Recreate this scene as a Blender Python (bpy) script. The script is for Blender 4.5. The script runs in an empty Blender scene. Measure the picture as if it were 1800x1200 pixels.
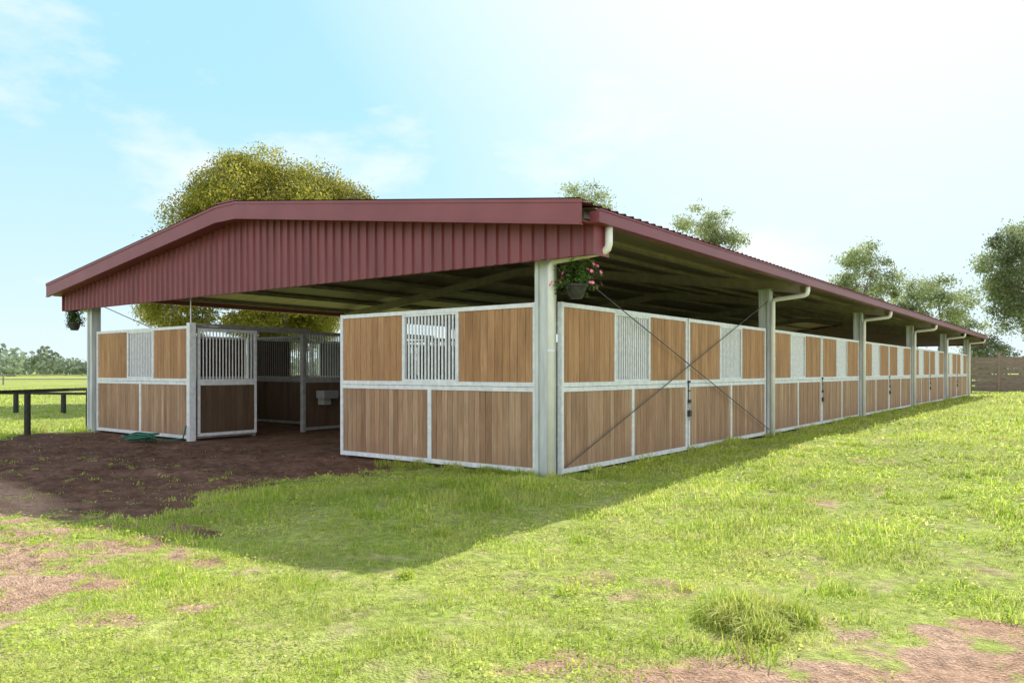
import bpy, math, random
import numpy as np
from mathutils import Vector, Matrix
random.seed(7); rng=np.random.default_rng(7)
scene=bpy.context.scene
COL=scene.collection

# ------------------------------------------------------------ helpers
class MB:
    def __init__(s): s.v=[]; s.f=[]
    def box(s,x0,y0,z0,x1,y1,z1):
        n=len(s.v)
        s.v+=[(x0,y0,z0),(x1,y0,z0),(x1,y1,z0),(x0,y1,z0),(x0,y0,z1),(x1,y0,z1),(x1,y1,z1),(x0,y1,z1)]
        s.f+=[tuple(n+i for i in q) for q in ((0,3,2,1),(4,5,6,7),(0,1,5,4),(1,2,6,5),(2,3,7,6),(3,0,4,7))]
        return s
    def cyl(s,a,b,r0,r1=None,seg=8,cap=True):
        r1=r0 if r1 is None else r1
        a=Vector(a); b=Vector(b); d=(b-a).normalized()
        u=d.orthogonal().normalized(); w=d.cross(u); n=len(s.v)
        for p,r in ((a,r0),(b,r1)):
            for i in range(seg):
                t=2*math.pi*i/seg
                s.v.append(tuple(p+u*(r*math.cos(t))+w*(r*math.sin(t))))
        for i in range(seg):
            j=(i+1)%seg; s.f.append((n+i,n+j,n+seg+j,n+seg+i))
        if cap:
            s.f.append(tuple(n+i for i in reversed(range(seg)))); s.f.append(tuple(n+seg+i for i in range(seg)))
        return s
    def tube(s,pts,rs,seg=8):
        pts=[Vector(p) for p in pts]; n=len(s.v)
        if not hasattr(rs,'__len__'): rs=[rs]*len(pts)
        u=None
        for k,p in enumerate(pts):
            d=(pts[min(k+1,len(pts)-1)]-pts[max(k-1,0)]).normalized()
            u=d.orthogonal().normalized() if u is None else (u-d*u.dot(d)).normalized()
            w=d.cross(u)
            for i in range(seg):
                t=2*math.pi*i/seg
                s.v.append(tuple(p+u*(rs[k]*math.cos(t))+w*(rs[k]*math.sin(t))))
        for k in range(len(pts)-1):
            for i in range(seg):
                j=(i+1)%seg; a=n+k*seg
                s.f.append((a+i,a+j,a+seg+j,a+seg+i))
        s.f.append(tuple(n+i for i in reversed(range(seg))))
        a=n+(len(pts)-1)*seg; s.f.append(tuple(a+i for i in range(seg)))
        return s
    def sweep(s,xz,y0,y1,dt,db):
        n=len(s.v)
        for x,z in xz:
            s.v+=[(x,y0,z+db),(x,y1,z+db),(x,y1,z+dt),(x,y0,z+dt)]
        m=len(xz)
        for k in range(m-1):
            a=n+4*k; b=a+4
            for i in range(4):
                j=(i+1)%4; s.f.append((a+i,b+i,b+j,a+j))
        s.f.append((n,n+1,n+2,n+3)); a=n+4*(m-1); s.f.append((a+3,a+2,a+1,a))
        return s

def mesh_obj(name,mb,mat,parent=None,loc=(0,0,0),smooth=False):
    me=bpy.data.meshes.new(name); me.from_pydata(mb.v,[],mb.f); me.update()
    if smooth:
        me.polygons.foreach_set('use_smooth',[True]*len(me.polygons))
    if mat: me.materials.append(mat)
    o=bpy.data.objects.new(name,me); COL.objects.link(o); o.location=loc
    if parent: o.parent=parent
    return o
def np_mesh(name,V,F,mat,parent=None,smooth=False):
    me=bpy.data.meshes.new(name)
    me.vertices.add(len(V)); me.vertices.foreach_set('co',np.asarray(V,dtype=np.float32).ravel())
    idx=np.concatenate([f.ravel() for f in F]).astype(np.int32)
    tot=np.concatenate([np.full(len(f),f.shape[1]) for f in F])
    st=np.concatenate([[0],np.cumsum(tot)[:-1]]).astype(np.int32)
    me.loops.add(len(idx)); me.loops.foreach_set('vertex_index',idx)
    me.polygons.add(len(tot)); me.polygons.foreach_set('loop_start',st)
    me.update(calc_edges=True); me.validate()
    if smooth: me.polygons.foreach_set('use_smooth',np.ones(len(me.polygons),dtype=bool))
    if mat: me.materials.append(mat)
    o=bpy.data.objects.new(name,me); COL.objects.link(o)
    if parent: o.parent=parent
    return o
def empty(name,loc,label,cat,group=None):
    o=bpy.data.objects.new(name,None); COL.objects.link(o); o.location=loc
    o.empty_display_size=.2
    o['label']=label; o['category']=cat
    if group: o['group']=group
    return o
def copy_tree(src,loc,rot=None,parent=None):
    o=src.copy(); COL.objects.link(o); o.location=loc
    if rot is not None: o.rotation_euler=(0,0,rot)
    if parent: o.parent=parent
    for c in src.children:
        k=c.copy(); COL.objects.link(k); k.parent=o
    return o

def _h(i,j,s):
    n=(i*374761393+j*668265263+s*974634777)&0xffffffff
    n=((n^(n>>13))*1274126177)&0xffffffff
    return ((n^(n>>16))&0xffff)/65535.0
def vn(x,y,s=0):
    x=np.asarray(x,dtype=float); y=np.asarray(y,dtype=float)
    i=np.floor(x).astype(np.int64); j=np.floor(y).astype(np.int64)
    u=x-i; v=y-j; u=u*u*(3-2*u); v=v*v*(3-2*v)
    return (_h(i,j,s)*(1-u)+_h(i+1,j,s)*u)*(1-v)+(_h(i,j+1,s)*(1-u)+_h(i+1,j+1,s)*u)*v
def fbm(x,y,s=0,o=4):
    t=0;a=.5;n=0
    for k in range(o):
        t=t+a*vn(x*2**k,y*2**k,s+k); n+=a; a*=.5
    return t/n

# ------------------------------------------------------------ materials
def newmat(name):
    m=bpy.data.materials.new(name); m.use_nodes=True
    nt=m.node_tree; b=nt.nodes['Principled BSDF']
    return m,nt,b
def N(nt,t,**kw):
    n=nt.nodes.new(t)
    for k,v in kw.items(): setattr(n,k,v)
    return n
def ramp(nt,fac,stops):
    r=N(nt,'ShaderNodeValToRGB'); e=r.color_ramp.elements
    while len(e)<len(stops): e.new(.5)
    for k,(p,c) in enumerate(stops):
        e[k].position=p; e[k].color=(*c,1) if len(c)==3 else c
    nt.links.new(fac,r.inputs[0]); return r.outputs[0]
def noise(nt,scale,detail=4,vec=None,stretch=None,coord='Object'):
    tc=N(nt,'ShaderNodeTexCoord'); src=tc.outputs[coord]
    if stretch:
        mp=N(nt,'ShaderNodeMapping'); mp.inputs['Scale'].default_value=stretch
        nt.links.new(src,mp.inputs[0]); src=mp.outputs[0]
    n=N(nt,'ShaderNodeTexNoise'); n.inputs['Scale'].default_value=scale; n.inputs['Detail'].default_value=detail
    nt.links.new(src,n.inputs['Vector']); return n.outputs['Fac']
def mixc(nt,fac,a,b,mode='MIX'):
    m=N(nt,'ShaderNodeMix',data_type='RGBA',blend_type=mode)
    for k,x in ((0,fac),(6,a),(7,b)):
        if hasattr(x,'is_linked'): nt.links.new(x,m.inputs[k])
        elif isinstance(x,(int,float)): m.inputs[k].default_value=x
        else: m.inputs[k].default_value=(*x,1)
    return m.outputs[2]
def bump(nt,b,h,strength=.3,dist=.01):
    bp=N(nt,'ShaderNodeBump'); bp.inputs['Strength'].default_value=strength; bp.inputs['Distance'].default_value=dist
    nt.links.new(h,bp.inputs['Height']); nt.links.new(bp.outputs[0],b.inputs['Normal'])
def simple(name,c0,c1,scale=6,rough=.6,metal=0,stretch=None,bmp=.15,detail=5):
    m,nt,b=newmat(name); n=noise(nt,scale,detail,stretch=stretch)
    nt.links.new(ramp(nt,n,[(.3,c0),(.7,c1)]),b.inputs['Base Color'])
    b.inputs['Roughness'].default_value=rough; b.inputs['Metallic'].default_value=metal
    if bmp: bump(nt,b,n,bmp)
    return m
def leafmat(name,cols,trans=.4,rough=.6,nscale=.6,lo=.6,hi=1.25,straw=None):
    m,nt,b=newmat(name)
    g=N(nt,'ShaderNodeNewGeometry')
    c=ramp(nt,g.outputs['Random Per Island'],cols)
    if straw:
        s=noise(nt,1.6,5)
        c=mixc(nt,ramp(nt,s,[(.46,(0,0,0)),(.68,(.6,.6,.6))]),c,straw)
    n=noise(nt,nscale,3)
    c=mixc(nt,1.0,c,ramp(nt,n,[(.35,(lo,lo,lo*.9)),(.65,(hi,hi*.98,hi*.85))]),'MULTIPLY')
    nt.links.new(c,b.inputs['Base Color']); b.inputs['Roughness'].default_value=rough
    b.inputs['Specular IOR Level'].default_value=.25
    t=N(nt,'ShaderNodeBsdfTranslucent'); nt.links.new(c,t.inputs[0])
    mx=N(nt,'ShaderNodeMixShader'); mx.inputs[0].default_value=trans
    nt.links.new(b.outputs[0],mx.inputs[1]); nt.links.new(t.outputs[0],mx.inputs[2])
    nt.links.new(mx.outputs[0],nt.nodes['Material Output'].inputs['Surface'])
    return m

M_galv=simple('galvanised_steel',(.62,.66,.72),(.82,.85,.89),14,.5,.1,bmp=.05)
M_galvpost=simple('galvanised_post',(.44,.49,.51),(.66,.71,.72),9,.5,.1,stretch=(1,1,.2),bmp=.03)
M_galvdull=simple('dull_galvanised_steel',(.22,.225,.23),(.34,.345,.34),9,.6,.1,bmp=.03)  # darker steel tone for stall partitions and fronts
M_white=simple('white_pvc',(.74,.76,.76),(.85,.86,.85),5,.4,bmp=0)
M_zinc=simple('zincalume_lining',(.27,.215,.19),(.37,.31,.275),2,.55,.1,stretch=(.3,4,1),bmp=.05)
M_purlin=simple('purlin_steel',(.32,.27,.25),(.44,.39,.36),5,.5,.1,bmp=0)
M_red=simple('manor_red_paint',(.2,.044,.06),(.25,.06,.08),1.5,.4,bmp=.02)
M_redclad=simple('manor_red_sheet',(.165,.038,.053),(.23,.058,.075),2.2,.45,bmp=.04,stretch=(2,1,.4))
M_black=simple('black_timber',(.012,.012,.013),(.04,.038,.035),12,.7)
M_grey=simple('grey_timber',(.2,.18,.16),(.34,.31,.28),10,.8)
M_brown=simple('brown_timber',(.2,.15,.12),(.34,.26,.21),3,.85,stretch=(1,1,6))
M_bark=simple('bark',(.16,.13,.11),(.42,.38,.33),3,.85,stretch=(3,3,.6),bmp=.5)
M_dark=simple('dark_fitting',(.015,.015,.016),(.04,.04,.04),20,.5)
M_cable=simple('brace_rod_steel',(.06,.06,.065),(.12,.12,.12),20,.5,.3,bmp=0)
M_hose=simple('green_hose',(.008,.09,.055),(.015,.16,.095),20,.4,bmp=0)
M_tub=simple('pale_plastic',(.2,.215,.23),(.28,.3,.31),5,.5,bmp=0)
M_pink,nt,b=newmat('pink_petals')
g=N(nt,'ShaderNodeNewGeometry')
nt.links.new(ramp(nt,g.outputs['Random Per Island'],[(0,(.8,.1,.28)),(1,(.95,.34,.52))]),b.inputs['Base Color'])

def wood(name,k=1.0):
    m,nt,b=newmat(name)
    tc=N(nt,'ShaderNodeTexCoord'); g=N(nt,'ShaderNodeNewGeometry')
    oi=N(nt,'ShaderNodeObjectInfo')
    off=N(nt,'ShaderNodeMath',operation='MULTIPLY'); off.inputs[1].default_value=50
    nt.links.new(g.outputs['Random Per Island'],off.inputs[0])
    add=N(nt,'ShaderNodeMath',operation='MULTIPLY_ADD'); add.inputs[1].default_value=37
    nt.links.new(oi.outputs['Random'],add.inputs[0]); nt.links.new(off.outputs[0],add.inputs[2])
    def nz(sc,st,det=5):
        mp=N(nt,'ShaderNodeMapping'); mp.inputs['Scale'].default_value=st
        nt.links.new(tc.outputs['Object'],mp.inputs[0])
        n=N(nt,'ShaderNodeTexNoise',noise_dimensions='4D'); n.inputs['Scale'].default_value=sc; n.inputs['Detail'].default_value=det
        nt.links.new(mp.outputs[0],n.inputs['Vector']); nt.links.new(add.outputs[0],n.inputs['W']); return n.outputs['Fac']
    grain=nz(6,(9,9,.35),6); fine=nz(28,(6,6,.25),3); blot=nz(1.2,(1.5,1,.8),4)
    fr=N(nt,'ShaderNodeMath',operation='FRACT'); nt.links.new(add.outputs[0],fr.inputs[0])
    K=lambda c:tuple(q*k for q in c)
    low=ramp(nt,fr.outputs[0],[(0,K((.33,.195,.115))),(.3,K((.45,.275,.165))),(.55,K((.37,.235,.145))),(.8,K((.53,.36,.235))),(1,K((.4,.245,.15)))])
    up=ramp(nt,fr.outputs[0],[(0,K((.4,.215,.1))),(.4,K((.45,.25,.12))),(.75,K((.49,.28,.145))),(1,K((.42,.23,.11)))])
    sx=N(nt,'ShaderNodeSeparateXYZ'); nt.links.new(tc.outputs['Object'],sx.inputs[0])
    mr=N(nt,'ShaderNodeMath',operation='GREATER_THAN'); mr.inputs[1].default_value=1.15
    nt.links.new(sx.outputs['Z'],mr.inputs[0])
    c=mixc(nt,mr.outputs[0],low,up)
    c=mixc(nt,1.0,c,ramp(nt,grain,[(.25,(.64,.6,.57)),(.5,(.96,.96,.96)),(.75,(1.14,1.14,1.14))]),'MULTIPLY')
    c=mixc(nt,1.0,c,ramp(nt,fine,[(.3,(.78,.78,.78)),(.7,(1.1,1.1,1.1))]),'MULTIPLY')
    c=mixc(nt,1.0,c,ramp(nt,blot,[(.3,(.74,.71,.68)),(.6,(1.06,1.06,1.06))]),'MULTIPLY')
    dz=N(nt,'ShaderNodeMapRange'); dz.inputs[1].default_value=.1; dz.inputs[2].default_value=.4; dz.inputs[3].default_value=.4; dz.inputs[4].default_value=0
    nt.links.new(sx.outputs['Z'],dz.inputs[0])
    c=mixc(nt,dz.outputs[0],c,K((.26,.155,.1)))
    nt.links.new(c,b.inputs['Base Color']); b.inputs['Roughness'].default_value=.72
    bump(nt,b,grain,.35,.004); return m
M_wood=wood('weathered_boards'); M_woodshade=wood('shaded_boards',.28)  # second one: same boards with the stall interior's shade put into the colour

def groundmat():
    m,nt,b=newmat('paddock_ground')
    at=N(nt,'ShaderNodeAttribute'); at.attribute_name='dirt'
    am=N(nt,'ShaderNodeAttribute'); am.attribute_name='dark_soil'  # mask for the darker brown dirt towards the barn
    n1=noise(nt,.9,6); n2=noise(nt,14,6); n3=noise(nt,.06,5); n4=noise(nt,70,3); n5=noise(nt,4,6)
    grass=ramp(nt,n1,[(.3,(.36,.44,.09)),(.55,(.47,.53,.14)),(.75,(.56,.56,.2))])
    grass=mixc(nt,ramp(nt,n5,[(.5,(0,0,0)),(.7,(.6,.6,.6))]),grass,(.56,.45,.27))
    grass=mixc(nt,1.0,grass,ramp(nt,n3,[(.35,(.85,.9,.8)),(.65,(1.1,1.06,1.05))]),'MULTIPLY')
    grass=mixc(nt,1.0,grass,ramp(nt,n2,[(.3,(.62,.62,.62)),(.7,(1.25,1.25,1.25))]),'MULTIPLY')
    soil_pale=ramp(nt,n1,[(.3,(.6,.36,.23)),(.7,(.74,.5,.35))])
    soil_dark=ramp(nt,n1,[(.3,(.2,.11,.072)),(.7,(.34,.195,.135))])
    soil_dark=mixc(nt,1.0,soil_dark,ramp(nt,n5,[(.35,(.7,.66,.64)),(.65,(1.2,1.2,1.2))]),'MULTIPLY')
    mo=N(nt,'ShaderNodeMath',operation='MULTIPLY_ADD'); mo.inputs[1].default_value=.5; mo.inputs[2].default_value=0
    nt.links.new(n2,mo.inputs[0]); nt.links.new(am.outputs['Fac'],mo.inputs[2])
    dirt=mixc(nt,ramp(nt,mo.outputs[0],[(.45,(0,0,0)),(.95,(1,1,1))]),soil_pale,soil_dark)
    dirt=mixc(nt,1.0,dirt,ramp(nt,n2,[(.3,(.65,.65,.65)),(.65,(1.15,1.15,1.15))]),'MULTIPLY')
    dirt=mixc(nt,1.0,dirt,ramp(nt,n4,[(.35,(.7,.7,.7)),(.65,(1.12,1.1,1.1))]),'MULTIPLY')
    s=N(nt,'ShaderNodeMath',operation='MULTIPLY_ADD'); s.inputs[1].default_value=.9
    nt.links.new(n5,s.inputs[0]); nt.links.new(at.outputs['Fac'],s.inputs[2])
    f=ramp(nt,s.outputs[0],[(.6,(0,0,0)),(1.0,(1,1,1))])
    nt.links.new(mixc(nt,f,grass,dirt),b.inputs['Base Color'])
    b.inputs['Roughness'].default_value=.95; b.inputs['Specular IOR Level'].default_value=.1
    ad=N(nt,'ShaderNodeMath',operation='ADD'); nt.links.new(n2,ad.inputs[0]); nt.links.new(n4,ad.inputs[1])
    bump(nt,b,ad.outputs[0],.8,.04); return m
M_ground=groundmat()
M_grass=leafmat('grass_blades',[(0,(.3,.46,.05)),(.35,(.48,.64,.08)),(.7,(.66,.76,.14)),(.9,(.8,.8,.28)),(1,(.85,.76,.45))],.55,.5,.7,.78,1.1,straw=(.8,.77,.33))
M_leafA=leafmat('gum_leaves_golden',[(0,(.17,.2,.045)),(.5,(.37,.37,.07)),(1,(.62,.55,.11))],.5,.5,.5,.5,1.3)
M_leafB=leafmat('gum_leaves_grey',[(0,(.25,.32,.17)),(.5,(.37,.43,.23)),(1,(.5,.54,.33))],.55,.5,.4)
M_leafD=leafmat('dark_leaves',[(0,(.19,.24,.14)),(.5,(.28,.34,.19)),(1,(.4,.45,.27))],.55,.5,.4)
M_leafF=leafmat('hazed_far_leaves',[(0,(.2,.26,.2)),(1,(.3,.36,.28))],.4,.7,.05)  # distance haze mixed into the leaf colour
M_leafP=leafmat('basket_leaves',[(0,(.04,.1,.02)),(1,(.13,.22,.055))],.3,.5,4)

# ------------------------------------------------------------ stable
E=.75; W=12.7; RX=-6.35; ZE=3.3; SL=.92/7.1; OF=-.63; L=40.0
def zr(x): return ZE+SL*min(E-x,x+W+E)
def roofline(x0,x1):
    pts=[x0]+[x for x in (RX-.3,RX+.3) if min(x0,x1)<x<max(x0,x1)]+[x1]
    pts=sorted(pts); return [(x,zr(x)) for x in pts]
stable=empty('stable',(0,0,0),'long open-sided horse stable with red roof and timber panels','stable')
full=roofline(-W-E-.03,E+.03)

prof=[];y=OF+.02
while y<L+.6:
    prof+=[(y,0),(y+.13,0),(y+.145,.02),(y+.18,.02),(y+.195,0)]; y+=.2
mb=MB(); xs=[p[0] for p in roofline(-W-E-.07,E+.07)]; zs=[zr(x) for x in xs]
for (yy,dz) in prof:
    for x,z in zip(xs,zs): mb.v.append((x,yy,z+dz))
nx=len(xs)
for k in range(len(prof)-1):
    for i in range(nx-1):
        a=k*nx+i; mb.f.append((a,a+1,a+nx+1,a+nx))
roof=mesh_obj('roof',mb,M_red,stable)
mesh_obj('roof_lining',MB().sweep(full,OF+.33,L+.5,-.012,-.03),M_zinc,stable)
mb=MB(); mb.box(RX-.25,OF,zr(RX)-.0+.0,RX+.25,L+.6,zr(RX)+.035)
mesh_obj('ridge_cap',mb,M_red,roof)

def gable(y0,sgn,nm=''):
    a,b_=sorted((y0,y0+.03*sgn)); mb=MB().sweep(full,a,b_,.03,-.24)
    a,b_=sorted((y0-.012*sgn,y0+.16*sgn)); mb.sweep(full,a,b_,.046,.032)
    a,b_=sorted((y0-.012*sgn,y0-.001*sgn)); mb.sweep(full,a,b_,.046,-.01)
    a,b_=sorted((y0-.01*sgn,y0+.05*sgn)); mb.sweep(full,a,b_,-.242,-.26)
    mesh_obj('barge_board',mb,M_red,stable)
    a,b_=sorted((y0+.032*sgn,y0+.36*sgn)); mesh_obj('gable_soffit',MB().sweep(full,a,b_,-.2,-.215),M_red,stable)
    yc=y0+.36*sgn; mb=MB(); x=-W-E+.02; P=[]
    while x<E-.0:
        for dx,dy in ((0,0),(.125,0),(.14,-.032),(.172,-.032),(.187,0)):
            if x+dx<=E: P.append((x+dx,dy))
        x+=.19
    P.append((E,0))
    for x,dy in P:
        zt=zr(x)-.216
        mb.v+=[(x,yc+dy*sgn,2.74),(x,yc+dy*sgn,zt)]
    for k in range(len(P)-1):
        a=2*k; mb.f.append((a,a+2,a+3,a+1))
    mesh_obj('gable_cladding',mb,M_redclad,stable)
    mb=MB(); xs_=[-W-E+.03,RX,E-.01]; yb=yc+.012*sgn
    for x in xs_: mb.v+=[(x,yb,2.745),(x,yb,zr(x)-.22)]
    mb.f=[(0,2,3,1),(2,4,5,3)]
    mesh_obj('gable_backing',mb,M_zinc,stable)
    mb=MB(); a,b_=sorted((yc+.014*sgn,yc+.03*sgn)); mb.box(-W-E+.02,a,2.735,E,b_,2.80)
    a,b_=sorted((yc-.04*sgn,yc+.3*sgn))
    mb.box(E+.002,a,2.735,E+.022,b_,3.2); mb.box(-W-E-.002,a,2.735,-W-E+.018,b_,3.2)
    mesh_obj('gable_trim',mb,M_red,stable)
gable(OF,1); gable(L+.63,-1)

def gutter(x0,x1,s):
    mb=MB(); y0=OF+.2;y1=L+.6; z0=3.08;z1=3.215
    a,b_=sorted((x0,x1))
    mb.box(a,y0,z0,b_,y1,z0+.006); mb.box(a,y0,z0+.007,a+.006,y1,z1); mb.box(b_-.006,y0,z0+.007,b_,y1,z1)
    mb.box(a+.007,y0,z0+.007,b_-.007,y0+.006,z1); mb.box(a+.007,y1-.006,z0+.007,b_-.007,y1,z1)
    lip=(x1-.02*s,x1+.012*s); a2,b2=sorted(lip); mb.box(a2,y0,z1+.001,b2,y1,z1+.02)
    mesh_obj('gutter',mb,M_red,stable)
gutter(E+.03,E+.16,1); gutter(-W-E-.03,-W-E-.16,-1)

for i in range(6):
    y=8*i if i else .04
    if i==5: y=L-.04
    for sx in (0,-W):
        if sx==0: x0,x1=(-.27,-.07) if i==0 else (-.16,.07)
        else: x0,x1=(-W-.06,-W+.17)
        ya,yb=(y-.1,y+.1)
        mb=MB(); t=.012
        mb.box(x0,ya,-.1,x0+.05,ya+t,3.06); mb.box(x1-.05,ya,-.1,x1,ya+t,3.06)
        mb.box(x0+.051,ya+.03,-.1,x1-.051,ya+.03+t,3.06)
        mb.box(x0+.051,ya+t+.001,-.1,x0+.06,ya+.029,3.06); mb.box(x1-.06,ya+t+.001,-.1,x1-.051,ya+.029,3.06)
        mb.box(x0,yb-t,-.1,x1,yb,3.06)
        mb.box(x0+.002,ya+t+.001,-.1,x0+t,yb-t-.001,3.06); mb.box(x1-t,ya+t+.001,-.1,x1-.002,yb-t-.001,3.06)
        mb.box(x0-.03,ya-.03,3.061,x1+.03,yb+.03,3.075)
        mesh_obj('post',mb,M_galvpost,stable)
    rl=roofline(-W-E+.1,E-.1)
    mb=MB().sweep(rl,y-.05,y+.05,-.14,-.15); mb.sweep(rl,y-.05,y+.05,-.34,-.35); mb.sweep(rl,y-.006,y+.006,-.151,-.339)
    mesh_obj('rafter',mb,M_purlin,stable)
    for k in range(2):
        s=1 if k==0 else -1; base=0 if k==0 else -W
        xp=(-.01 if i==0 and k==0 else base+.125*s); yp=y-.06 if not(i==0 and k==0) else -.075
        if i==0 and k==1: yp=y-.02
        zt=2.9 if i else 2.8
        pts=[(base+.83*s,yp,3.08),(base+.83*s,yp,zt+.08),(base+.815*s,yp,zt+.03),(base+.77*s,yp,zt)]
        pts+=[(xp+.07*s,yp,zt-.05),(xp+.02*s,yp,zt-.07),(xp,yp,zt-.13),(xp,yp,-.05)]
        d=mesh_obj('downpipe',MB().tube(pts,.048,12),M_white,stable,smooth=True)
        mesh_obj('pipe_bracket',MB().cyl((xp,yp,1.6),(xp,yp,1.63),.053,seg=12),M_galv,d)
for k in range(12):
    x=E-.15-k*(W+2*E-.3)/11
    if abs(x-RX)<.01: x+=.05
    mb=MB(); z=zr(x)
    mb.box(x-.03,-.22,z-.135,x+.03,L+.2,z-.128); mb.box(x-.03,-.22,z-.045,x+.03,L+.2,z-.038); mb.box(x-.031,-.22,z-.127,x-.026,L+.2,z-.046)
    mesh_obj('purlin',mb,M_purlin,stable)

PW=3.83; H=2.25
def boards(mb,x0,x1,z0,z1,w=.1,t=.014,y=0):
    n=max(1,round((x1-x0)/w)); w=(x1-x0)/n; c=.005
    for i in range(n):
        a=x0+i*w; b_=a+w; j=random.uniform(-.0015,.0015); k=len(mb.v); tt=t+j
        P=[(a,0),(a+c,-tt),(b_-c,-tt),(b_,0),(b_-c,tt),(a+c,tt)]
        for zz in (z0,z1):
            for px,py in P: mb.v.append((px,y+py,zz))
        for q in range(6):
            r=(q+1)%6; mb.f.append((k+q,k+r,k+6+r,k+6+q))
        mb.f.append(tuple(k+q for q in (5,4,3,2,1,0))); mb.f.append(tuple(k+6+q for q in range(6)))
def bars(mb,x0,x1,z0,z1,step,r=.009,y=0,seg=6):
    n=round((x1-x0)/step)
    for i in range(1,n):
        x=x0+(x1-x0)*i/n; mb.cyl((x,y,z0),(x,y,z1),r,seg=seg,cap=False)
def frame_common(mb,fw=.055,t=.032):
    mb.box(0,-t,.03,fw,t,H-.0); mb.box(PW-fw,-t,.03,PW,t,H)
    t2=t-.003
    mb.box(fw+.001,-t2,H-.06,PW-fw-.001,t2,H-.003)
    mb.box(fw+.001,-t2,1.09,PW-fw-.001,t2,1.148); mb.box(fw+.001,-t2,1.154,PW-fw-.001,t2,1.212)
    mb.box(fw+.001,-t2,.035,PW-fw-.001,t2,.1)
mb=MB(); frame_common(mb); c=PW/2+.02; g0,g1=c-.5,c+.5
mb.box(c-.035,-.027,.101,c+.035,.027,1.089)
for a in (g0-.055,g1): mb.box(a,-.027,1.213,a+.055,.027,H-.061)
mb.box(g0+.001,-.022,1.213,g1-.001,.022,1.24); mb.box(g0+.001,-.022,H-.09,g1-.001,.022,H-.061)
outer=mesh_obj('wall_panel',mb,M_galv,stable)
mb=MB(); boards(mb,.056,c-.036,.102,1.088); boards(mb,c+.036,PW-.056,.102,1.088)
boards(mb,.056,g0-.056,1.214,H-.062,.13); boards(mb,g1+.056,PW-.056,1.214,H-.062,.13)
ob=mesh_obj('timber_boarding',mb,M_wood,outer)
dark_me=ob.data.copy(); dark_me.materials[0]=M_woodshade  # panel boards with interior shade in their colour, for the left wall
mb=MB(); bars(mb,g0,g1,1.241,H-.091,.066,.0155,seg=8); mesh_obj('window_grille',mb,M_galv,outer)
mb=MB(); frame_common(mb)
part=mesh_obj('stall_partition',mb,M_galvdull,stable)
mb=MB(); boards(mb,.056,PW-.056,.102,1.088,.14); mesh_obj('timber_boarding',mb,M_woodshade,part)
mb=MB(); bars(mb,.055,PW-.055,1.213,H-.061,.09,.009); mesh_obj('bar_grille',mb,M_galvdull,part)
mb=MB()
fw=.055;t=.032; D0,D1=1.40,2.60
mb.box(0,-t,.0,fw,t,H); mb.box(PW-fw,-t,.0,PW,t,H); mb.box(D0-.05,-t,.0,D0,t,H-.07); mb.box(D1,-t-.02,.0,D1+.07,t+.02,H-.067)
mb.box(fw+.001,-.028,H-.065,PW-fw-.001,.028,H-.003)
for a,b_ in ((fw,D0-.05),(D1+.07,PW-fw)):
    mb.box(a+.001,-.028,1.1,b_-.001,.028,1.21); mb.box(a+.001,-.028,.035,b_-.001,.028,.1)
mb.box(.02,-.09,H+.0,2.8,-.034,H+.05)
front=mesh_obj('stall_front',mb,M_galvdull,stable)
mb=MB(); boards(mb,D1+.071,PW-.056,.102,1.098,.14); boards(mb,.056,D0-.051,.102,1.098,.14); mesh_obj('timber_boarding',mb,M_woodshade,front)
mb=MB(); bars(mb,D1+.07,PW-.055,1.211,H-.066,.075,.011); mesh_obj('bar_grille',mb,M_galvpost,front)
mb=MB(); y0,y1=-.1,-.06
mb.box(.06,y0,.08,.11,y1,2.2); mb.box(1.33,y0,.08,1.38,y1,2.2)
for z0,z1 in ((.08,.14),(1.08,1.2),(2.14,2.2)): mb.box(.111,y0+.003,z0,1.329,y1-.003,z1)
bars(mb,.11,1.33,1.201,2.139,.07,.0125,y=-.08)
door=mesh_obj('sliding_door',mb,M_galv,front)
nb=len(mb.f)
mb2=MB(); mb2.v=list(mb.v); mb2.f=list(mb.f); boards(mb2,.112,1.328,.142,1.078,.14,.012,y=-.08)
me=bpy.data.meshes.new('sliding_door'); me.from_pydata(mb2.v,[],mb2.f); me.materials.append(M_galv); me.materials.append(M_woodshade)
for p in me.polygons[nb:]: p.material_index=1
door.data=me

R=math.pi/2
xo=-.02
first=True
for i in range(5):
    for k in range(2):
        y=8*i+(.14 if k==0 else 4.02)
        if first: outer.location=(xo,y,0); outer.rotation_euler=(0,0,R); first=False
        else: copy_tree(outer,(xo,y,0),R,stable)
        q=copy_tree(outer,(-W+.02,y+PW,0),-R,stable)
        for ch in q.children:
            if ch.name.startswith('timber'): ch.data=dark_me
copy_tree(outer,(-.29-PW,0.03,0),0,stable); copy_tree(outer,(-8.6-PW,.03,0),0,stable)
copy_tree(outer,(-.29,L-.03,0),2*R,stable); copy_tree(outer,(-8.6,L-.03,0),2*R,stable)
first=True
for k in range(1,10):
    for x in (-.17-PW,-8.66-PW):
        if first: part.location=(x,4*k,0); first=False
        else: copy_tree(part,(x,4*k,0),0,stable)
first=True
for k in range(10):
    y=4*k+.08
    if first: front.location=(-8.6,y,0); front.rotation_euler=(0,0,R); first=False
    else: copy_tree(front,(-8.6,y,0),R,stable)
    copy_tree(front,(-4.1,y+PW+.03,0),-R,stable)
mesh_obj('corner_pole',MB().box(-8.57,-.06,0,-8.46,.07,2.3).cyl((-8.52,0,2.3),(-8.52,0,3.6),.012),M_galv,stable)
mesh_obj('brace_rod',MB().cyl((.05,.16,.12),(.05,7.88,2.82),.008,seg=6),M_cable,stable)
mesh_obj('brace_rod',MB().cyl((.075,.16,2.72),(.075,7.88,.14),.008,seg=6),M_cable,stable)
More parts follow.
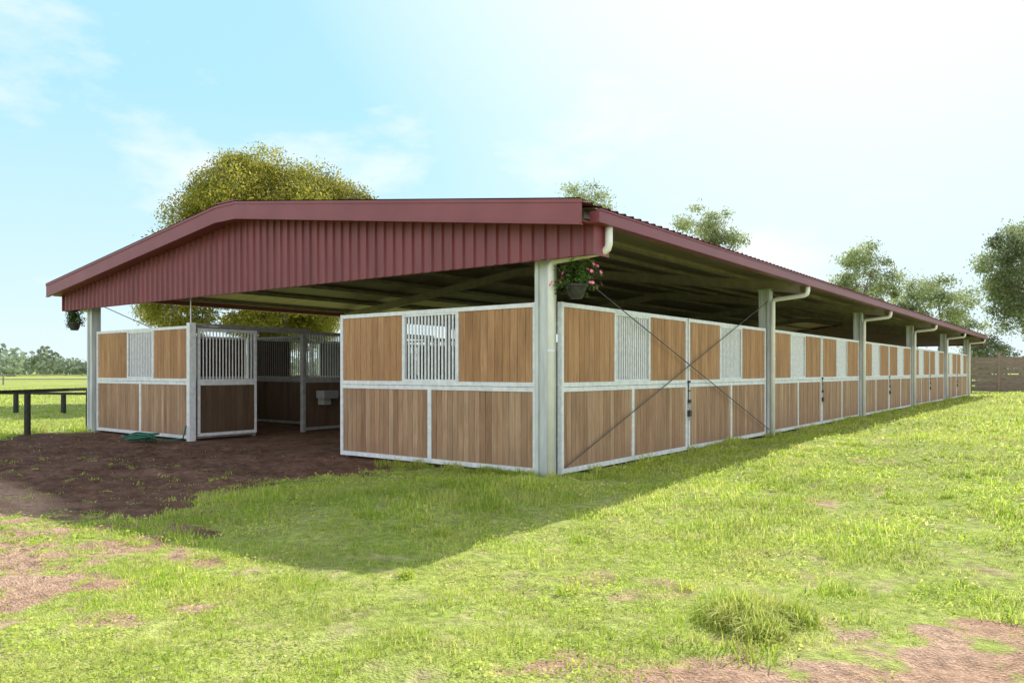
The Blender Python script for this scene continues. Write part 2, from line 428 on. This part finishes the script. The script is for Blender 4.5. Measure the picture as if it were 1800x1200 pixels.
mesh_obj('brace_rod',MB().cyl((-12.55,.13,2.86),(-8.65,.13,1.84),.009,seg=6),M_cable,stable)
for i in range(5):
    y=8*i+3.995
    mb=MB(); mb.box(.02,y-.035,1.16,.045,y+.035,1.2); mb.box(.02,y-.03,.82,.055,y+.035,.88); mb.box(.02,y-.02,1.02,.04,y+.05,1.04)
    for q in range(9): mb.cyl((.035,y,.86-q*.04),(.035,y+.008*(-1)**q,.885-q*.04),.007,seg=6)
    mb.cyl((.03,y-.01,.88),(.03,y-.01,1.17),.008,seg=6)
    mb.box(.02,y-.04,.6,.06,y+.04,.7)
    mesh_obj('latch',mb,M_dark,stable)

tub=empty('water_trough',(-8.36,3.2,0),'small grey plastic water trough hung on stall front','trough')
mb=MB(); x0,x1,yy=-.12,.12,.18
mb.box(x0,-yy,.74,x1,yy,.76); mb.box(x0-.02,-yy-.02,.761,x0+.01,yy+.02,.92); mb.box(x1-.01,-yy-.02,.761,x1+.02,yy+.02,.92); mb.box(x0+.011,-yy-.02,.761,x1-.011,-yy+.01,.92); mb.box(x0+.011,yy-.01,.761,x1-.011,yy+.02,.92)
mesh_obj('basin',mb,M_tub,tub); mesh_obj('bracket',MB().box(-.2,-.1,.6,.0,.1,.739),M_galvdull,tub)

# ------------------------------------------------------------ ground
def pip(x,y,poly):
    r=np.zeros(x.shape,bool); n=len(poly)
    for i in range(n):
        x0,y0=poly[i]; x1,y1=poly[(i+1)%n]
        c=((y0>y)!=(y1>y))
        xi=(x1-x0)*(y-y0)/((y1-y0) if y1!=y0 else 1e-9)+x0
        r^=c&(x<xi)
    return r
P1=[(-12.6,-.3),(-12.3,.6),(-2.6,.6),(-2.4,-1.2),(-2.8,-2.4),(-2.4,-3.5),(-1.8,-4.3),(-1.9,-4.9),(-2.8,-5.9),(-9,-5),(-11,-3),(-12.6,-1.2)]
P2=[(4.35,-3.8),(4.9,-2.9),(5.7,-2.0),(7.5,-2.0),(8,-6),(4.0,-6),(4.2,-4.8)]
P3=[(-1.7,-5.1),(.2,-5.25),(.1,-5.8),(-1.8,-6.1)]
P4=[(3.5,-4.9),(4.4,-4.7),(4.4,-5.4),(3.6,-5.4)]
OFFS=[(.3*math.cos(t)*r,.3*math.sin(t)*r) for r,t in ((0,0),(.5,0),(.5,2.1),(.5,4.2),(1,1),(1,2.3),(1,3.5),(1,4.8),(1,6))]
def dirt(x,y,dark_soil=False):
    px=x+(fbm(x*.9,y*.9,11)-.5)*1.7+(fbm(x*4,y*4,21,3)-.5)*.9
    py=y+(fbm(x*.9,y*.9,31)-.5)*1.7+(fbm(x*4,y*4,41,3)-.5)*.9
    if dark_soil:
        m=np.clip((y+4.9+(fbm(x,y,15)-.5)*1.5)/.8,0,1)  # darker dirt from a ragged line ahead of the barn front
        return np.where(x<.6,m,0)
    inside=(x<-.1)&(x>-12.65)&(y>0)&(y<L)
    d=np.zeros(x.shape); d2=np.zeros(x.shape)
    for dx,dy in OFFS:
        d+=pip(px+dx,py+dy,P1)/9.
        a=np.zeros(x.shape,bool)
        for P in (P2,P3,P4): a|=pip(px+dx,py+dy,P)
        d2+=a/9.
    br=fbm(x*5,y*5,55,4)
    d=np.clip(d*1.2-(br-.4)*.7*(d<.97),0,1)
    d2=np.clip(d2*(.3+1.5*np.clip((br-.33)*3.2,0,1)),0,1)
    n=fbm(x*1.4,y*1.4,51)
    reg=(y<-4.8)&(x<1.5)&(y>-9)
    d3=np.where(reg,np.clip((n-.5)*4,0,.85)*np.clip((br-.36)*5,0,1),0)
    d4=np.clip((fbm(x*1.1,y*1.1,61)-.6)*4,0,.4)*np.clip((br-.38)*5,0,1)*np.clip((12-np.abs(y))/4,0,1)*(x>2.4)
    d=np.maximum.reduce([d,d2,d3,d4])
    return np.where(inside,1,d)
def gh(x,y):
    r=np.hypot(x-2,y+4); f=np.clip(1-(r-14)/14,0,1)
    inside=np.clip(np.minimum(np.minimum(.3-x,x+13),y+.4),0,.6)/.6
    h=(fbm(x*.35,y*.35,71)-.5)*.16+(fbm(x*2.2,y*2.2,81,3)-.5)*.07
    rise=np.clip((x-.25)/1.8,0,1)*np.clip((y+2)/7,0,1)*.17
    rise=rise*(1-.5*np.clip((x-4)/10,0,1))
    return (h*f+rise*np.clip(1-(r-45)/40,0,1))*(1-inside)-.01
def clod(x,y,d):
    r=np.hypot(x-2,y+4)
    return d*(np.abs(fbm(x*5,y*5,171,3)-.5)*.14-.02)*np.clip(1-(r-12)/6,0,1)
def axis(a,b,step,ext,g=1.13):
    c=list(np.arange(a,b+1e-6,step)); s=step
    hi=[];v=b
    while v<ext: s*=g; v+=s; hi.append(v)
    lo=[];v=a;s=step
    while v>-ext: s*=g; v-=s; lo.append(v)
    return np.array(lo[::-1]+c+hi)
xs=axis(-15,12,.06,2500)
ys=axis(-9,9,.07,2500)
ys=np.unique(np.concatenate([ys[ys<=9],np.arange(9.3,45,.35),ys[ys>45]]))
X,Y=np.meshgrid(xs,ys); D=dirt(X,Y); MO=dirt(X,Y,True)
out=~((X<.15)&(X>-12.8)&(Y>-.15)&(Y<L+.1))
Z=gh(X,Y)+clod(X,Y,D)*out
V=np.stack([X.ravel(),Y.ravel(),Z.ravel()],1); nx=len(xs);ny=len(ys)
ii=np.arange(nx*ny).reshape(ny,nx)
F=np.stack([ii[:-1,:-1].ravel(),ii[:-1,1:].ravel(),ii[1:,1:].ravel(),ii[1:,:-1].ravel()],1)
ground=np_mesh('ground',V,[F],M_ground,smooth=True)
at=ground.data.attributes.new('dirt','FLOAT','POINT'); at.data.foreach_set('value',D.ravel().astype(np.float32))
at=ground.data.attributes.new('dark_soil','FLOAT','POINT'); at.data.foreach_set('value',MO.ravel().astype(np.float32))
ground['kind']='structure'; ground['label']='red-brown dirt and short paddock grass around the stable'; ground['category']='ground'

# ------------------------------------------------------------ grass
CAM=np.array([5.444,-8.071]); VA=math.atan2(.7965,-.6046)
def sector(n,r0,r1):
    r=np.sqrt(rng.uniform(r0*r0,r1*r1,n)); a=VA+rng.uniform(-.8,.8,n)
    return CAM[0]+r*np.cos(a),CAM[1]+r*np.sin(a)
BX=[];BY=[];BH=[];BW=[]
def add_zone(dens,r0,r1,hm,w):
    n=int(dens*.8*(r1*r1-r0*r0)); x,y=sector(n,r0,r1)
    ins=(x<.02)&(x>-W-.1)&(y>-.02)&(y<L)
    d=dirt(x,y); keep=(~ins)&(rng.random(n)>np.clip(d*1.1,0,.975))
    clump=fbm(x*3,y*3,91,3)
    keep&=rng.random(n)<np.clip((clump-.25)*3.4,.15,1)
    x=x[keep];y=y[keep];clump=clump[keep];d=d[keep]
    tall=fbm(x*.6,y*.6,101,3)
    right=np.clip((x-.5)/4,0,1)*np.clip((y+3.5)/4,0,1)
    lush=np.clip(1-np.hypot(x+.3,(y+2.6)*1.2)/2.8,0,1)
    h=hm*(.45+1.2*clump**1.5)*(.7+.9*np.clip((tall-.4)*3,0,1))*(1+.5*right+.8*lush)*rng.uniform(.5,1.3,len(x))*(1-.5*d)
    BX.append(x);BY.append(y);BH.append(h);BW.append(np.full(len(x),w)*rng.uniform(.6,1.5,len(x)))
add_zone(3000,2.8,6.5,.04,.0045)
add_zone(1600,6.5,10,.05,.007)
add_zone(650,10,17,.055,.011)
add_zone(170,17,32,.065,.02)
add_zone(25,32,75,.08,.045)
def tuft(cx,cy,r,n,h,w=.006):
    a=rng.uniform(0,2*np.pi,n); q=r*np.sqrt(rng.random(n))*rng.uniform(.5,1,n)
    x=cx+q*np.cos(a); y=cy+q*np.sin(a)
    ins=(x<.03)&(x>-W-.1)&(y>-.04)&(y<L); x=x[~ins];y=y[~ins]
    edge=1-.5*(np.hypot(x-cx,y-cy)/r)**2
    BX.append(x);BY.append(y);BH.append(h*edge*rng.uniform(.4,1.1,len(x)));BW.append(w*rng.uniform(.7,1.4,len(x)))
tuft(3.88,-3.9,.28,1900,.2); tuft(4.1,-3.78,.2,900,.16); tuft(3.65,-3.6,.18,350,.1); tuft(4.06,-4.1,.15,600,.17)
tuft(4.15,-2.9,.2,300,.1); tuft(4.9,.3,.4,600,.13,.008)
for k in range(190): tuft(rng.uniform(-1,9),rng.uniform(-4.6,12),rng.uniform(.06,.25),int(rng.uniform(30,140)),rng.uniform(.06,.13),.007)
for k in range(110): tuft(.1+rng.uniform(-.02,.2),rng.uniform(.2,39),.18,70,rng.uniform(.08,.22),.012)
for k in range(26): tuft(rng.uniform(-2.9,.2),-.12-rng.random()*.15,.16,110,rng.uniform(.08,.18),.008)
for k in range(110): tuft(rng.uniform(-9,-1.2),rng.uniform(-6,-2.2),rng.uniform(.04,.14),30,rng.uniform(.03,.06),.006)
for k in range(30): tuft(-12.8-rng.random()*.4,rng.uniform(-1,5),.3,80,.2,.014)
x=np.concatenate(BX);y=np.concatenate(BY);h=np.concatenate(BH);w=np.concatenate(BW); n=len(x)
z=gh(x,y)+clod(x,y,dirt(x,y))-.006
th=rng.uniform(0,2*np.pi,n); lean=rng.uniform(.15,1.5,n)**1.2; sx=np.cos(th);sy=np.sin(th)
la=th+np.pi/2+rng.uniform(-.6,.6,n); lx=np.cos(la)*h*lean; ly=np.sin(la)*h*lean
V=np.empty((n,5,3),np.float32)
V[:,0]=np.stack([x-sx*w/2,y-sy*w/2,z],1); V[:,1]=np.stack([x+sx*w/2,y+sy*w/2,z],1)
V[:,2]=np.stack([x+sx*w*.42+lx*.35,y+sy*w*.42+ly*.35,z+h*.62],1); V[:,3]=np.stack([x-sx*w*.42+lx*.35,y-sy*w*.42+ly*.35,z+h*.62],1)
V[:,4]=np.stack([x+lx,y+ly,z+h*np.clip(1.15-lean*.5,.4,1)],1)
o=np.arange(n)*5
Q=np.stack([o,o+1,o+2,o+3],1); T=np.stack([o+3,o+2,o+4],1)
LC=[];LS=[]
for dens,r0,r1,s in ((1100,2.8,7,.02),(340,7,13,.032),(70,13,24,.055)):
    m=int(dens*.8*(r1*r1-r0*r0)); a,b_=sector(m,r0,r1)
    d=dirt(a,b_); k=(fbm(a*1.7,b_*1.7,131,3)>.46)&(rng.random(m)>d)&~((a<.02)&(a>-W-.1)&(b_>-.02)&(b_<L))
    a=a[k];b_=b_[k]; LC.append(np.stack([a,b_,gh(a,b_)+rng.uniform(.005,.05,len(a))],1)); LS.append(np.full(len(a),s))
LC=np.concatenate(LC);LS=np.concatenate(LS); m=len(LC)
d=rng.normal(size=(m,3))*[1,1,.45]; d/=np.linalg.norm(d,axis=1)[:,None]
r=rng.normal(size=(m,3))*[.4,.4,1]; s=np.cross(d,r); s/=np.linalg.norm(s,axis=1)[:,None]
l=(LS*rng.uniform(.6,1.5,m))[:,None]
V2=np.stack([LC-d*l/2,LC+s*l*.3,LC+d*l/2,LC-s*l*.3],1).reshape(-1,3); o2=5*n+np.arange(m)*4
Q=np.concatenate([Q,np.stack([o2,o2+1,o2+2,o2+3],1)])
grass=np_mesh('grass',np.concatenate([V.reshape(-1,3),V2]),[Q,T],M_grass)
grass['kind']='stuff'; grass['label']='short bright green paddock grass with taller tufts'; grass['category']='grass'
print('blades',n,m)

# ------------------------------------------------------------ trees
def leaves(C,size,droop=.5,ratio=.4):
    n=len(C); d=rng.normal(size=(n,3)); d[:,2]-=droop; d/=np.linalg.norm(d,axis=1)[:,None]
    r=rng.normal(size=(n,3)); s=np.cross(d,r); s/=np.linalg.norm(s,axis=1)[:,None]
    Ls=size*rng.uniform(.6,1.4,n)[:,None]; Ws=Ls*ratio
    V=np.stack([C-d*Ls/2,C+s*Ws/2,C+d*Ls/2,C-s*Ws/2],1).reshape(-1,3)
    o=np.arange(n)*4; return V,np.stack([o,o+1,o+2,o+3],1)
def tree(loc,height,cz,rx,rz,ncl,nl,ls,mat,label,spread=.7,trunk_r=.3,flat=1.0,name='gum_tree',group=None,lumpy=1,shell=.3,tight=False):
    e=empty(name,(loc[0],loc[1],0),label,'tree' if name!='bush' else 'bush',group)
    C=[]
    while len(C)<ncl:
        p=rng.normal(size=3); p/=np.linalg.norm(p); p*=rng.uniform(shell,1)**.5
        a=math.atan2(p[1],p[0]); lump=.85+lumpy*(.15*math.sin(3*a+loc[0])+.1*math.sin(5*a+2*p[2]+loc[1]))
        C.append(np.array([p[0]*rx*lump,p[1]*rx*lump,cz+p[2]*rz*(1 if p[2]>0 else flat)]))
    C=np.array(C)
    mb=MB(); fork=max(1.5,cz-rz*.75)
    pts=[(0,0,-.2)]; px=py=0
    for k in range(1,6):
        px+=rng.normal()*.12; py+=rng.normal()*.12; pts.append((px,py,fork*k/5))
    mb.tube(pts,[trunk_r*(1.35 if k==0 else 1-.09*k) for k in range(6)],10)
    top=np.array(pts[-1]); L1=[]
    for k in range(7):
        t=C[rng.integers(ncl)]*[.55,.55,1]; t[2]=cz+rng.uniform(-.3,.5)*rz
        mid=(top+t)/2+rng.normal(size=3)*.25
        mb.tube([tuple(top-[0,0,.2]),tuple(mid),tuple(t)],[trunk_r*.5,trunk_r*.33,trunk_r*.18],7); L1.append((mid,t))
    for c in C:
        b_=min(L1,key=lambda q:np.linalg.norm(q[1]-c)); s=b_[1]
        m=(s+c)/2+rng.normal(size=3)*.2+[0,0,.15]
        mb.tube([tuple(s),tuple(m),tuple(c)],[trunk_r*.12,trunk_r*.08,trunk_r*.03],5)
    mesh_obj('trunk',mb,M_bark,e,smooth=True)
    A=[]
    for c in C:
        k=int(nl*rng.uniform(.5,1.4)); s=spread*rng.uniform(.6,1.25)
        if tight:
            p=rng.normal(size=(k,3)); p/=np.linalg.norm(p,axis=1)[:,None]; p*=(rng.uniform(.15,1,k)**.45)[:,None]
            p*=(1+.12*rng.normal(size=(k,1)))
            A.append(p*[s*.85,s*.85,s*.6]+c)
        else:
            A.append(rng.normal(size=(k,3))*[s*.5,s*.5,s*.34]+c)
    V,F=leaves(np.concatenate(A),ls)
    np_mesh('crown',V,[F],mat,e)
    return e
tree((-24.2,13.4),10.9,7.1,5.0,3.75,165,1900,.13,M_leafA,'large spreading gum tree with golden-green crown behind the stable',1.3,.42,1.2,lumpy=.2,shell=.3,tight=True)
tree((-27.6,10.4),7,4.6,1.9,2.0,32,800,.13,M_leafA,'small drooping gum tree beside the larger golden one',.85,.16,1.0,lumpy=.4,tight=True)
tree((-26.2,43.2),16.5,12.8,2.6,3.9,40,190,.22,M_leafB,'tall sparse grey-green gum tree rising above the roof',.8,.2,group='sparse gum trees')
tree((-19.1,48.6),14.5,10.8,3.3,3.5,55,200,.22,M_leafB,'tall sparse grey-green gum tree rising above the roof',.8,.2,group='sparse gum trees')
tree((-11.2,67.2),13,9.6,3.1,3.6,60,200,.26,M_leafB,'open grey-green gum tree beyond the stable',.85,.22,group='sparse gum trees')
tree((-7.0,77),11,7.2,4.8,3.4,85,180,.28,M_leafB,'spreading grey-green gum tree beyond the stable',.95,.24,group='sparse gum trees')
tree((2.2,65),13,8.4,5.0,5.0,170,300,.24,M_leafD,'dense dark green tree beside the far yard',1.0,.34)
tree((5.5,72),9,5.5,4.6,4.2,90,200,.28,M_leafD,'bushy dark green tree behind the yard',1.1,.34)
tree((-1.2,62),4.2,2.5,1.9,1.7,30,200,.2,M_leafD,'low green bush behind the timber yard',.8,.1,name='bush')
A=[]
for k in range(330):
    a=VA+rng.uniform(-1.0,1.0); r=rng.uniform(230,330)
    cx=CAM[0]+r*math.cos(a); cy=CAM[1]+r*math.sin(a); hh=rng.uniform(3.5,8.5); rr=rng.uniform(3,7)
    m=180; p=rng.normal(size=(m,3)); p/=np.linalg.norm(p,axis=1)[:,None]; p*=rng.uniform(.5,1,m)[:,None]
    A.append(p*[rr,rr,hh*.5]+[cx,cy,hh*.5])
V,F=leaves(np.concatenate(A),1.3,0,.7)
o=np_mesh('distant_woodland',V,[F],M_leafF); o['kind']='stuff'; o['label']='woodland along the paddock edge, haze painted in as grey-green'; o['category']='trees'

# ------------------------------------------------------------ fences
def fence(name,pts,hgt,rails,mat,label,pr=.06,rh=.1,group=None):
    e=empty(name,(pts[0][0],pts[0][1],0),label,'fence',group)
    ox,oy=pts[0]
    for (x,y) in pts:
        mb=MB(); x-=ox;y-=oy
        mb.cyl((x,y,-.2),(x,y,hgt-.02),pr,pr*.95,10).cyl((x,y,hgt-.02),(x,y,hgt),pr*.95,pr*.7,10)
        mesh_obj('post',mb,mat,e)
    for z in rails:
        for (a,b_) in zip(pts[:-1],pts[1:]):
            d=Vector((b_[0]-a[0],b_[1]-a[1],0)); n=Vector((-d.y,d.x,0)).normalized()*(.02)
            ax,ay=a[0]-ox,a[1]-oy; bx,by=b_[0]-ox,b_[1]-oy
            mb=MB()
            mb.v=[(ax-n.x,ay-n.y,z),(bx-n.x,by-n.y,z),(bx+n.x,by+n.y,z),(ax+n.x,ay+n.y,z),(ax-n.x,ay-n.y,z+rh),(bx-n.x,by-n.y,z+rh),(bx+n.x,by+n.y,z+rh),(ax+n.x,ay+n.y,z+rh)]
            mb.f=[(0,3,2,1),(4,5,6,7),(0,1,5,4),(1,2,6,5),(2,3,7,6),(3,0,4,7)]
            mesh_obj('rail',mb,mat,e)
    return e
fence('rail_fence',[(-13.5,.3),(-12.55,-1.36),(-11.6,-3.02)],.9,(.9,),M_black,'low black single-rail fence beside the stable corner',.065,.07)
fence('paddock_fence',[(-30,-1.0),(-26.3,.5),(-22.6,2.05),(-20.9,2.8),(-19.4,3.5),(-17.2,4.5)],.68,(.6,),M_black,'low black rail fence in the paddock',.08,.08)
fence('far_fence',[(-95+i*7,12+i*5.0) for i in range(-2,9)],1.1,(.5,.95),M_grey,'weathered grey post and rail fence across the field',.08,.1)
cx,cy=2.9,53; pts=[(cx+6*math.cos(t),cy+6*math.sin(t)) for t in np.linspace(math.pi,2.75*math.pi,19)]
ry=fence('round_yard',pts,2.5,(.1,.47,.84,1.21,1.58,1.95),M_brown,'brown timber round yard with closely spaced wide rails',.09,.27)

# ------------------------------------------------------------ hose
e=empty('garden_hose',(-9.3,-.6,0),'coiled green garden hose lying on dirt','hose')
pts=[]
for k in range(150):
    t=k/150*2*math.pi*6; r=.27+.08*math.sin(k*.21)+.04*math.sin(k*.9)
    pts.append((r*1.2*math.cos(t)+.05*math.sin(k*.05),r*.75*math.sin(t),.04+.02*(k//25)+.01*math.sin(k*.7)))
pts+=[(.55,.1,.04),(.7,.25,.04),(.76,.45,.06),(.79,.5,.3)]
mesh_obj('hose_coil',MB().tube(pts,.015,7),M_hose,e,smooth=True)

# ------------------------------------------------------------ hanging baskets
def basket(x,y,z,rad,flow,label,hangz,arm=None):
    e=empty('hanging_basket',(x,y,z),label,'hanging basket','hanging flower baskets')
    mb=MB(); prof=[(.0,.0),(.075,.0),(.1,.05),(.13,.15),(.14,.155),(.14,.18),(.12,.18),(.115,.15),(0,.15)]
    seg=20
    for (r,zz) in prof:
        for i in range(seg):
            t=2*math.pi*i/seg; mb.v.append((max(r,.001)*math.cos(t),max(r,.001)*math.sin(t),zz))
    for k in range(len(prof)-1):
        for i in range(seg):
            j=(i+1)%seg; mb.f.append((k*seg+i,k*seg+j,(k+1)*seg+j,(k+1)*seg+i))
    mesh_obj('pot',mb,M_dark,e,smooth=False)
    mb=MB()
    for k in range(3):
        t=k*2.094+.3; mb.cyl((.13*math.cos(t),.13*math.sin(t),.17),(0,0,hangz-z-.03),.003,seg=5)
    if arm: mb.cyl((0,0,hangz-z-.03),(arm[0],arm[1],hangz-z-.03),.008,seg=6)
    mesh_obj('hanger',mb,M_dark,e)
    C=[]
    for k in range(64):
        a=rng.uniform(0,2*np.pi); r=rad*rng.uniform(.2,1); zz=.2+rng.uniform(-.18,.38)*(1 if r<rad*.7 else .7)
        tip=np.array([r*math.cos(a),r*math.sin(a),zz]); s=np.array([0,0,.17])
        for q in range(20):
            f=rng.uniform(.25,1); p=s*(1-f)+tip*f+[0,0,.08*math.sin(f*3.1)]
            C.append(p+rng.normal(size=3)*.02)
    C=np.array(C); V,F=leaves(C,.048,.1,.5); np_mesh('foliage',V,[F],M_leafP,e)
    if flow:
        Vs=[];Fs=[];k0=0
        for k in range(flow):
            a=rng.uniform(0,2*np.pi); r=rad*rng.uniform(.4,1.05); c=np.array([r*math.cos(a),r*math.sin(a),.2+rng.uniform(-.08,.36)])
            n=np.array([c[0],c[1]-.1,.1+rng.random()*.1]); n/=np.linalg.norm(n); u=np.cross(n,[0,0,1.]); u/=np.linalg.norm(u); v=np.cross(n,u)
            for j in range(5):
                t=j*1.2566; d=u*math.cos(t)+v*math.sin(t); s=np.cross(n,d)
                Vs+=[c,c+d*.015+s*.012+n*.004,c+d*.027+n*.002,c+d*.015-s*.012+n*.004]; Fs.append([k0,k0+1,k0+2,k0+3]); k0+=4
        np_mesh('flowers',np.array(Vs),[np.array(Fs)],M_pink,e)
    return e
basket(.26,.1,2.27,.38,30,'hanging black pot with bright pink flowers beside corner post',2.95,(-.35,0))
basket(-13.3,-.1,2.3,.24,8,'hanging dark pot with trailing green plant by end post',2.98,(.5,0))

# ------------------------------------------------------------ world, sun, camera
D3=Vector((.7,-3.8,-3.25)).normalized()
elev=math.asin(-D3.z); azi=math.atan2(-D3.x,-D3.y)
w=bpy.data.worlds.new('World'); scene.world=w; w.use_nodes=True; nt=w.node_tree
bg=nt.nodes['Background']
sky=N(nt,'ShaderNodeTexSky',sky_type='NISHITA'); sky.sun_disc=False
sky.sun_elevation=elev; sky.sun_rotation=azi; sky.air_density=1.0; sky.dust_density=.7; sky.ozone_density=1.5
tc=N(nt,'ShaderNodeTexCoord')
def wnoise(scale,loc,st,det=7):
    mp=N(nt,'ShaderNodeMapping'); mp.inputs['Scale'].default_value=st; mp.inputs['Location'].default_value=loc
    nt.links.new(tc.outputs['Generated'],mp.inputs[0])
    n=N(nt,'ShaderNodeTexNoise'); n.inputs['Scale'].default_value=scale; n.inputs['Detail'].default_value=det; n.inputs['Roughness'].default_value=.55
    nt.links.new(mp.outputs[0],n.inputs['Vector']); return n.outputs['Fac']
def wdot(v):
    d=N(nt,'ShaderNodeVectorMath',operation='DOT_PRODUCT'); nt.links.new(tc.outputs['Generated'],d.inputs[0]); d.inputs[1].default_value=v
    return d.outputs['Value']
c=mixc(nt,.85,sky.outputs[0],(3.4,6.1,7.1))
sp=N(nt,'ShaderNodeSeparateXYZ'); nt.links.new(tc.outputs['Generated'],sp.inputs[0])
c=mixc(nt,ramp(nt,sp.outputs['Z'],[(.46,(0,0,0)),(.64,(.94,.94,.94))]),c,(.6,1.5,3.0))  # zenith darkened above the view to cut fill light on the ground
hz=ramp(nt,sp.outputs['Z'],[(0,(.85,.85,.85)),(.1,(.5,.5,.5)),(.32,(0,0,0))])
c=mixc(nt,hz,c,(6.1,6.8,7.1))
au=ramp(nt,wdot(tuple(-D3)),[(.78,(0,0,0)),(.93,(.8,.8,.8)),(1,(1,1,1))])
c=mixc(nt,au,c,(7.2,7.5,7.5))
cf=ramp(nt,wnoise(3.0,(.35,.1,.2),(1,1,2.4)),[(.54,(0,0,0)),(.68,(.85,.85,.85))])
c=mixc(nt,cf,c,(7.1,7.3,7.4))
m1=ramp(nt,wdot((.6,-.75,.1)),[(.0,(0,0,0)),(.3,(1,1,1))])
m2=ramp(nt,wnoise(2.2,(0,0,0),(1,1,2),6),[(.36,(0,0,0)),(.5,(1,1,1))])
m3=ramp(nt,sp.outputs['Z'],[(.46,(1,1,1)),(.66,(0,0,0))])
mm=mixc(nt,1.0,mixc(nt,1.0,m1,m2,'MULTIPLY'),m3,'MULTIPLY')
c=mixc(nt,mm,c,(14.5,14,13.3))  # bright cloud bank added behind the camera to light the shaded walls
nt.links.new(c,bg.inputs['Color']); bg.inputs['Strength'].default_value=.15
sl=bpy.data.lights.new('sun','SUN'); sl.energy=5; sl.angle=math.radians(.5); sl.color=(1,.98,.92)
so=bpy.data.objects.new('sun',sl); COL.objects.link(so); so.rotation_euler=D3.to_track_quat('-Z','Y').to_euler()
so.location=(0,0,30)
cam=bpy.data.cameras.new('camera'); co=bpy.data.objects.new('camera',cam); COL.objects.link(co)
co.location=(5.444,-8.071,1.36); co.rotation_euler=(math.radians(90),0,math.radians(37.2))
cam.sensor_width=36; cam.lens=26.9; cam.shift_y=52/1800; cam.clip_end=5000; cam.clip_start=.05
scene.camera=co
scene.view_settings.view_transform='Standard'; scene.view_settings.look='None'; scene.view_settings.exposure=0
